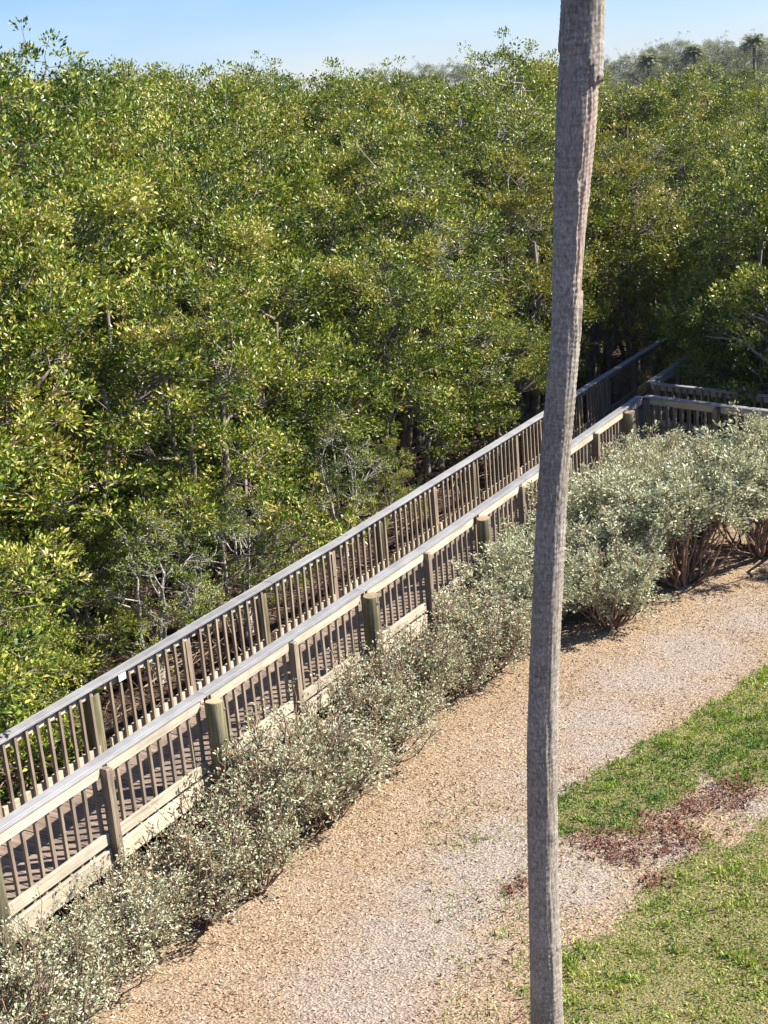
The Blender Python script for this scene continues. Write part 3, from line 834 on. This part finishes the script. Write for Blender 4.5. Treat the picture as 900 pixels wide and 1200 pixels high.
# ------------------------------------------------------------------ palm
PALM = [(1.412, 8.686, 7.422, 0.1223), (1.387, 8.69, 7.139, 0.1286), (1.372, 8.692, 7.005, 0.1318), (1.35, 8.696, 6.702, 0.1383), (1.32, 8.7, 6.454, 0.1267),
        (1.295, 8.704, 6.202, 0.1174), (1.26, 8.709, 5.84, 0.1057), (1.227, 8.714, 5.415, 0.0992), (1.109, 8.73, 4.528, 0.1022), (1.022, 8.74, 3.584, 0.1054),
        (0.951, 8.748, 2.663, 0.1114), (0.929, 8.751, 2.118, 0.1103), (0.909, 8.753, 1.493, 0.1124), (0.896, 8.754, 0.873, 0.1206), (0.882, 8.756, 0.37, 0.1254), (0.875, 8.757, -0.05, 0.14)]
def palm_material():
    mt, nt, p, out = new_mat('palm_bark')
    tc = N(nt, 'ShaderNodeTexCoord')
    mp = N(nt, 'ShaderNodeMapping'); mp.inputs['Scale'].default_value = (60, 60, 26)
    mp2 = N(nt, 'ShaderNodeMapping'); mp2.inputs['Scale'].default_value = (7, 7, 55)
    nt.links.new(tc.outputs['Object'], mp.inputs[0]); nt.links.new(tc.outputs['Object'], mp2.inputs[0])
    fib = N(nt, 'ShaderNodeTexNoise', Scale=1.0, Detail=6.0, Roughness=0.7); nt.links.new(mp.outputs[0], fib.inputs['Vector'])
    rng_ = N(nt, 'ShaderNodeTexNoise', Scale=1.0, Detail=4.0, Roughness=0.6); nt.links.new(mp2.outputs[0], rng_.inputs['Vector'])
    big = N(nt, 'ShaderNodeTexNoise', Scale=3.0, Detail=3.0); nt.links.new(tc.outputs['Object'], big.inputs['Vector'])
    base = ramp(nt, [(0.28, (0.12, 0.10, 0.08)), (0.5, (0.29, 0.255, 0.21)), (0.72, (0.47, 0.425, 0.36))], fib.outputs[0])
    rr = ramp(nt, [(0.35, (0.74, 0.73, 0.72)), (0.6, (1.08, 1.07, 1.05))], rng_.outputs[0])
    c = mixc(nt, base.outputs[0], rr.outputs[0], 0.85, 'MULTIPLY')
    b2 = ramp(nt, [(0.35, (0.8, 0.78, 0.76)), (0.65, (1.12, 1.12, 1.12))], big.outputs[0])
    c = mixc(nt, c, b2.outputs[0], 0.8, 'MULTIPLY')
    # pale lichen flecks, longer than wide
    mp3 = N(nt, 'ShaderNodeMapping'); mp3.inputs['Scale'].default_value = (60, 60, 24)
    nt.links.new(tc.outputs['Object'], mp3.inputs[0])
    li = N(nt, 'ShaderNodeTexNoise', Scale=1.0, Detail=2.0); nt.links.new(mp3.outputs[0], li.inputs['Vector'])
    lr = ramp(nt, [(0.62, (0, 0, 0)), (0.68, (1, 1, 1))], li.outputs[0])
    am = N(nt, 'ShaderNodeMath', operation='MULTIPLY'); nt.links.new(lr.outputs[0], am.inputs[0]); am.inputs[1].default_value = 0.6
    c = mixc(nt, c, (0.47, 0.46, 0.43), am.outputs[0])
    # the stripped wood below the loose sheath is warmer and paler
    ap = N(nt, 'ShaderNodeAttribute', attribute_name='peel')
    pc = ramp(nt, [(0.3, (0.25, 0.18, 0.14)), (0.7, (0.47, 0.37, 0.30))], fib.outputs[0])
    c = mixc(nt, c, pc.outputs[0], ap.outputs['Fac'])
    nt.links.new(c, p.inputs['Base Color']); p.inputs['Roughness'].default_value = 0.9; p.inputs['Specular IOR Level'].default_value = 0.2
    b = N(nt, 'ShaderNodeBump', Strength=0.3, Distance=0.003); nt.links.new(fib.outputs[0], b.inputs['Height'])
    b1 = N(nt, 'ShaderNodeBump', Strength=0.25, Distance=0.003); nt.links.new(rng_.outputs[0], b1.inputs['Height']); nt.links.new(b.outputs[0], b1.inputs['Normal'])
    nt.links.new(b1.outputs[0], p.inputs['Normal'])
    return mt
pl = np.array(PALM)[::-1]
ext = np.array([(1.47, 8.68, 8.1, 0.125), (1.53, 8.67, 9.0, 0.122), (1.58, 8.66, 10.2, 0.118), (1.60, 8.66, 11.6, 0.12)])
pl = np.concatenate([pl, ext])
palm = empty('palm_tree', (0.875, 8.757, 0.0))
tag(palm, 'tall slender palm with grey ringed trunk and torn bark, rising from the lawn', 'palm tree')
KS = 96
zz = np.concatenate([np.arange(-0.05, 5.2, 0.0125), np.arange(5.2, 7.9, 0.010), np.arange(7.9, 11.6, 0.03)])
cx = np.interp(zz, pl[:, 2], pl[:, 0]) - 0.875; cy = np.interp(zz, pl[:, 2], pl[:, 1]) - 8.757; cr = np.interp(zz, pl[:, 2], pl[:, 3])
ksm = np.hanning(73)[1:-1]; ksm /= ksm.sum()
def smooth_(a): return np.convolve(np.pad(a, 35, mode='edge'), ksm, 'valid')
cx, cy, cr = smooth_(cx), smooth_(cy), smooth_(cr)
th = np.arange(KS) * 2 * pi / KS          # angle 0 = +x (right), -pi/2 = towards the photographer
TH, ZZ = np.meshgrid(th, zz)
ringw = vnoise(np.cos(TH) * 1.2 + 5, ZZ * 1.5, 2) * 0.02 + vnoise(np.sin(TH) * 1.2 + 9, ZZ * 1.5, 4) * 0.02
ph = (ZZ + ringw + 0.045 * vnoise(ZZ * 2.3, ZZ * 0 + 2.5, 3)) / 0.034
saw = (ph - np.floor(ph))
amp = 0.0040 + 0.0032 * vnoise(np.cos(TH) * 2 + 3, ZZ * 4, 12)
r = cr[:, None] - 0.009 + amp * saw
r = r + 0.0035 * vnoise(np.cos(TH) * 9 + 20, np.sin(TH) * 9 + ZZ * 2.0, 8) + 0.0025 * vnoise(np.cos(TH) * 18 + 40, np.sin(TH) * 18 + ZZ * 9.0, 18)
# loose sheath that ends in a jagged hem: lower on the right, higher on the left
dl = np.abs((TH - (-0.45) + pi) % (2 * pi) - pi)
hem = np.where(dl < 0.72, 6.98, np.where(dl < 1.0, 7.08, 7.16)) + 0.05 * vnoise(np.cos(TH) * 6, np.sin(TH) * 6 + 3, 44) + 0.02 * vnoise(np.cos(TH) * 20, np.sin(TH) * 20, 45)
hem = hem + 0.025 * vnoise(np.cos(TH) * 31, np.sin(TH) * 31, 46)
above = ZZ > hem
r = np.where(above, r + 0.013, r)
# ragged stripped band below the hem on the sunny side, its left lip standing proud
band_l = -1.27 + 0.16 * vnoise(ZZ * 5, ZZ * 0 + 1.5, 61) + 0.10 * vnoise(ZZ * 17, ZZ * 0 + 4.5, 62)
relth = (TH + pi) % (2 * pi) - pi
band = (relth > band_l) & (relth < 0.9) & (~above) & (ZZ > 5.55 + 0.2 * vnoise(TH * 6, TH, 71))
r = np.where(band, r - 0.016 + 0.004 * vnoise(TH * 14, ZZ * 16, 73), r)
lefts = (np.abs(relth + 2.35) < 0.22) & (ZZ < hem) & (ZZ > 6.62)
r = np.where(lefts, r - 0.008, r)
# a knot scar low on the trunk
scar = np.exp(-(((relth + 0.9) * 0.12 / 0.03) ** 2 + ((ZZ - 1.95) / 0.05) ** 2)); r = r + 0.010 * scar
scar2 = (np.abs(relth + 0.75) < 0.22) & (np.abs(ZZ - 1.02) < 0.012); r = np.where(scar2, r - 0.014, r)
peel = np.where(band, 0.85, 0.0) + np.where(lefts, 0.55, 0)
vx = cx[:, None] + r * np.cos(TH); vy = cy[:, None] + r * np.sin(TH)
nz = len(zz); ii = np.arange(nz - 1)[:, None] * KS; jj = np.arange(KS)[None, :]; j2 = (jj + 1) % KS
pq = np.stack([ii + jj, ii + j2, ii + KS + j2, ii + KS + jj], -1).reshape(-1, 4)
ptr = bpy.data.objects.new('trunk', mesh_np('palm_trunk', np.stack([vx.ravel(), vy.ravel(), ZZ.ravel()], -1), pq, palm_material(), {'peel': peel.ravel()}, True))
link(ptr, palm)
M['palm_leaf'] = leaf_mat('palm_frond', [(0.0, (0.05, 0.09, 0.02)), (1.0, (0.12, 0.17, 0.05))], trans=0.2)
def palm_frond(seed, L=1.1, seg=26):
    r_ = np.random.default_rng(seed); g_ = Geo()
    tt = np.linspace(0, 1, 7)
    pts = np.stack([tt * 1.2, 0 * tt, 0.55 * tt - 0.5 * tt ** 2], -1)
    g_.tube(pts, np.linspace(0.02, 0.010, 7), 5, 0.3)
    e = pts[-1]; a = np.linspace(-2.1, 2.1, seg)
    d = np.stack([np.cos(a), np.sin(a), -0.35 + 0 * a], -1) + r_.normal(0, 0.05, (seg, 3))
    d = unit(d)
    g_.quads(leaf_quads(np.repeat(e[None], seg, 0), d, np.tile([[0, 0, 1.0]], (seg, 1)), L * r_.uniform(0.8, 1.05, seg), np.full(seg, 0.09), 0.3), r_.random(seg))
    return g_.mesh('palm_frond', M['palm_leaf'])
fr = [palm_frond(s) for s in range(3)]
for k in range(22):
    o = bpy.data.objects.new('frond', fr[k % 3]); link(o, palm)
    o.location = (cx[-1], cy[-1], 11.5 + 0.01 * k)
    o.rotation_euler = (rnd.uniform(-0.2, 0.2), 0.5 - 0.055 * k * 1.3, k * 2.4)

# ------------------------------------------------------------------ far skyline trees and palms
def far_place(az_deg, dist, h, v, w=1.0):
    x, y = dist * sin(radians(az_deg)), dist * cos(radians(az_deg))
    root = empty('far_tree', (x, y, -0.06)); k = h / 7.0
    root.scale = (k * w, k * w, k); root.rotation_euler = (0, 0, rnd.uniform(0, 6.28))
    link(bpy.data.objects.new('trunk', VAR[v][0]), root)
    link(bpy.data.objects.new('crown', far_crowns[v]), root)
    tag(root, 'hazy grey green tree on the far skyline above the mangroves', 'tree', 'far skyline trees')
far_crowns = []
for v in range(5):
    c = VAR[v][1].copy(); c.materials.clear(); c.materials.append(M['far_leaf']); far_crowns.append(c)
for k in range(26):
    a = 9.2 + k * 0.40
    h = 7.6 + 1.6 * min(1.0, max(0, (a - 9.3) / 3.0)) + rnd.uniform(-0.4, 0.4)
    far_place(a, 175 + rnd.uniform(-12, 12), h, rnd.choice((0, 1, 4, 4)), 1.15)
for k in range(9):
    far_place(0.5 + k * 0.5, 170 + rnd.uniform(-8, 8), 8.9 + rnd.uniform(-0.4, 0.4), rnd.choice((0, 1, 4)), 1.2)
def far_palm(az_deg, dist, h, label):
    x, y = dist * sin(radians(az_deg)), dist * cos(radians(az_deg))
    root = empty('far_palm', (x, y, -0.06))
    gt = Geo(); gt.tube(np.array([[0, 0, 0], [0.1, 0, h * 0.5], [0.05, 0, h]]), [0.22, 0.19, 0.17], 8, 0.5)
    link(bpy.data.objects.new('trunk', gt.mesh('far_palm_trunk', M['mangrove_bark'], True)), root)
    r_ = np.random.default_rng(int(h * 10)); gl = Geo()
    for q in range(70):
        a = r_.uniform(0, 2 * pi); e = r_.uniform(-0.7, 1.35); L = r_.uniform(1.1, 1.7)
        tt = np.linspace(0, 1, 8)
        px = np.cos(a) * np.cos(e) * L * tt; py = np.sin(a) * np.cos(e) * L * tt; pz = h + np.sin(e) * L * tt - 0.55 * tt ** 2
        pts = np.stack([px, py, pz], -1)
        for s in (-1, 1):
            side = np.array([-sin(a), cos(a), 0]) * s
            dd = unit(np.tile(side * 0.8 + np.array([cos(a), sin(a), -0.35]) * 0.6, (8, 1)))
            gl.quads(leaf_quads(pts, dd, np.tile([[0, 0, 1.0]], (8, 1)), np.full(8, 0.6), np.full(8, 0.16)), r_.random(8))
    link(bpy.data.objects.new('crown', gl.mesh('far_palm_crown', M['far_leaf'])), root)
    tag(root, label, 'palm tree')
far_palm(15.5, 158, 8.5, 'far palm standing tallest on the skyline above the mangroves')
far_palm(13.3, 160, 8.0, 'far palm with a spiky crown in the middle of the hazy treeline')
far_palm(11.6, 160, 7.5, 'low far palm where the hazy treeline starts to drop')

# ------------------------------------------------------------------ thin sea air
hv = np.array([(x, y, z) for z in (-1.2, 14.5) for x, y in ((-260, -30), (260, -30), (260, 330), (-260, 330))], float)
hf = np.array([[3, 2, 1, 0], [4, 5, 6, 7], [0, 1, 5, 4], [1, 2, 6, 5], [2, 3, 7, 6], [3, 0, 4, 7]])
hm = bpy.data.materials.new('thin_haze'); hm.use_nodes = True
ht = hm.node_tree; ht.nodes.remove(ht.nodes['Principled BSDF'])
pv = ht.nodes.new('ShaderNodeVolumePrincipled'); pv.inputs['Density'].default_value = 0.00012; pv.inputs['Color'].default_value = (0.86, 0.92, 1.0, 1)
ht.links.new(pv.outputs[0], ht.nodes['Material Output'].inputs['Volume'])
hz_o = bpy.data.objects.new('haze', mesh_np('haze', hv, hf, hm)); link(hz_o); hz_o['kind'] = 'stuff'
hz_o['label'] = 'thin pale sea haze over the far trees'; hz_o['category'] = 'haze'

# ------------------------------------------------------------------ loose ground cover
rg = np.random.default_rng(77)
def flakes(n, region, size, mat, name, label, asp=(0.22, 0.5), tilt=0.4, lift=0.008, accept=None, var=None, zfun=None):
    x = rg.uniform(region[0], region[1], n); y = rg.uniform(region[2], region[3], n)
    t_, u_ = to_tu(x, y)
    k = accept(x, y, t_, u_); x, y, t_, u_ = x[k], y[k], t_[k], u_[k]; n = len(x)
    z = (zfun or ground_h)(x, y) + lift * rg.random(n)
    a = rg.uniform(0, 2 * pi, n); el = rg.normal(0, tilt, n)
    d = np.stack([np.cos(a) * np.cos(el), np.sin(a) * np.cos(el), np.sin(el)], -1)
    nn = unit(np.stack([rg.normal(0, tilt, n), rg.normal(0, tilt, n), np.ones(n)], -1))
    L = rg.uniform(size[0], size[1], n); W_ = L * rg.uniform(asp[0], asp[1], n)
    g_ = Geo(); g_.quads(leaf_quads(np.stack([x, y, z], -1) - d * L[:, None] * 0.3, d, nn, L, W_, 0.12), np.clip(var(n, x, y), 0, 1))
    o = bpy.data.objects.new(name, g_.mesh(name, M[mat])); link(o)
    tag(o, label, kind='stuff')
    o['category'] = name.replace('_', ' ')
    return o
def lawn_any(x, y):
    a, b = lawn_mask(x, y); return a | b
VIS = lambda x, y: np.abs(x - 0.02 * y) < 0.30 * y + 1.2
flakes(190000, (-5, 8.5, 7.5, 22), (0.016, 0.046), 'chip', 'wood_chips', 'tan and orange wood chips strewn over the path',
       accept=lambda x, y, t, u: (u > -0.2) & VIS(x, y) & ~lawn_any(x, y) & ~(red_mask(x, y) & (rg.random(len(x)) < 0.85)) & (rg.random(len(x)) > grey_mask(x, y) * 0.95),
       var=lambda n, x, y: np.where(rg.random(n) < 0.06, 0.05, 0.52 + rg.normal(0, 0.22, n) + 0.35 * fbm(x * 0.9, y * 0.9, 91) + 0.25 * fbm(x * 5, y * 5, 92)))
flakes(120000, (-5, 8.5, 7.5, 22), (0.014, 0.04), 'grey_chip', 'weathered_wood_chips', 'grey weathered wood chips in the worn middle of the path',
       accept=lambda x, y, t, u: (u > 0.3) & VIS(x, y) & ~lawn_any(x, y) & (rg.random(len(x)) < grey_mask(x, y) * 0.9),
       var=lambda n, x, y: 0.5 + rg.normal(0, 0.22, n))
flakes(60000, (0, 4.5, 9, 13.5), (0.03, 0.08), 'red_mat', 'dead_groundcover', 'dark reddish dead clumps in the bare patch of the lawn', asp=(0.12, 0.25), tilt=0.6, lift=0.03,
       accept=lambda x, y, t, u: red_mask(x, y), var=lambda n, x, y: 0.5 + rg.normal(0, 0.25, n))
flakes(95000, (-9, 9, 9, 30), (0.03, 0.085), 'litter', 'leaf_litter', 'reddish brown dead leaves under the mangroves behind the railing', asp=(0.35, 0.55), tilt=0.5, lift=0.04,
       accept=lambda x, y, t, u: (u < -1.0) & (u > -6.5) & VIS(x, y), var=lambda n, x, y: 0.45 + rg.normal(0, 0.22, n), zfun=lambda x, y: -0.05 + 0 * x)
gs = Geo()
for k in range(900):
    t_ = rnd.uniform(5.5, 24); u_ = -1.6 - 4.5 * rnd.random() ** 1.5
    p = WP(t_, u_, 0.0 + rnd.uniform(-0.03, 0.25))
    a = rnd.uniform(0, 2 * pi); L = rnd.uniform(0.25, 1.3); e = rnd.uniform(-0.15, 0.3)
    d = np.array([cos(a) * cos(e), sin(a) * cos(e), sin(e)])
    pts = np.array([p, p + d * L * 0.5 + np.array([rnd.uniform(-.06, .06), rnd.uniform(-.06, .06), rnd.uniform(-.03, .06)]), p + d * L])
    r0 = rnd.uniform(0.004, 0.014)
    gs.tube(pts, [r0, r0 * 0.8, r0 * 0.4], 4, rnd.random())
so = bpy.data.objects.new('fallen_twigs', gs.mesh('fallen_twigs', M['stick'], True)); link(so)
tag(so, 'tangle of fallen brown twigs under the mangroves behind the railing', 'twigs', kind='stuff')

def grass(n, region, name, label):
    x = rg.uniform(region[0], region[1], n); y = rg.uniform(region[2], region[3], n)
    e1 = np.abs(rg.normal(0, 0.16, n)); e2 = rg.uniform(0, 2 * pi, n)
    a_, b_ = lawn_mask(x + e1 * 0.35 * np.cos(e2), y + e1 * 0.35 * np.sin(e2))
    b_ = b_ & lawn_mask(x + 1.6 * e1 * np.cos(e2), y + 1.6 * e1 * np.sin(e2))[1]
    dens = np.where(a_, 0.95, 0) + np.where(b_ & ~a_, 0.70 + 0.7 * fbm(x * 1.6, y * 1.6, 15) + 0.5 * fbm(x * 7, y * 7, 16), 0)
    stray = (~a_ & ~b_) & (y < 12.8) & (x > 0.1) & (rg.random(n) < 0.10 + 0.25 * fbm(x * 2, y * 2, 19))
    k = ((rg.random(n) < dens) | stray) & VIS(x, y) & ~(red_mask(x, y) & (rg.random(n) < 0.8))
    x, y, a_ = x[k], y[k], a_[k]; n = len(x)
    z = ground_h(x, y) - 0.003
    an = rg.uniform(0, 2 * pi, n); lean = np.abs(rg.normal(0.55, 0.35, n))
    d = np.stack([np.cos(an) * np.sin(lean), np.sin(an) * np.sin(lean), np.cos(lean)], -1)
    nn = unit(np.stack([-np.cos(an), -np.sin(an), 0.6 * np.ones(n)], -1) + rg.normal(0, 0.3, (n, 3)))
    tuft = np.clip(0.6 + 1.3 * fbm(x * 9, y * 9, 55), 0.35, 1.5)
    L = rg.uniform(0.03, 0.075, n) * np.where(a_, 1.1, 1.0) * tuft; W_ = rg.uniform(0.007, 0.016, n)
    dry = np.where(a_, 0.20 + 0.30 * np.clip((y - 13.2) / 1.5, 0, 1), 0.42) + 0.35 * fbm(x * 2.6, y * 2.6, 27) + 0.35 * fbm(x * 10, y * 10, 28)
    var = np.clip(dry + rg.normal(0, 0.2, n), 0, 1)
    g_ = Geo(); g_.quads(leaf_quads(np.stack([x, y, z], -1), d, nn, L, W_, 0.1), var)
    o = bpy.data.objects.new(name, g_.mesh(name, M['grass'])); link(o); tag(o, label, 'grass', kind='stuff')
grass(230000, (0.0, 6.6, 8.2, 16.9), 'grass', 'short patchy green and straw coloured lawn grass beside the path')

mt = tg.data.materials[0]; mt.use_nodes = True
mt.node_tree.nodes['Principled BSDF'].inputs['Base Color'].default_value = (0.8, 0.8, 0.8, 1)
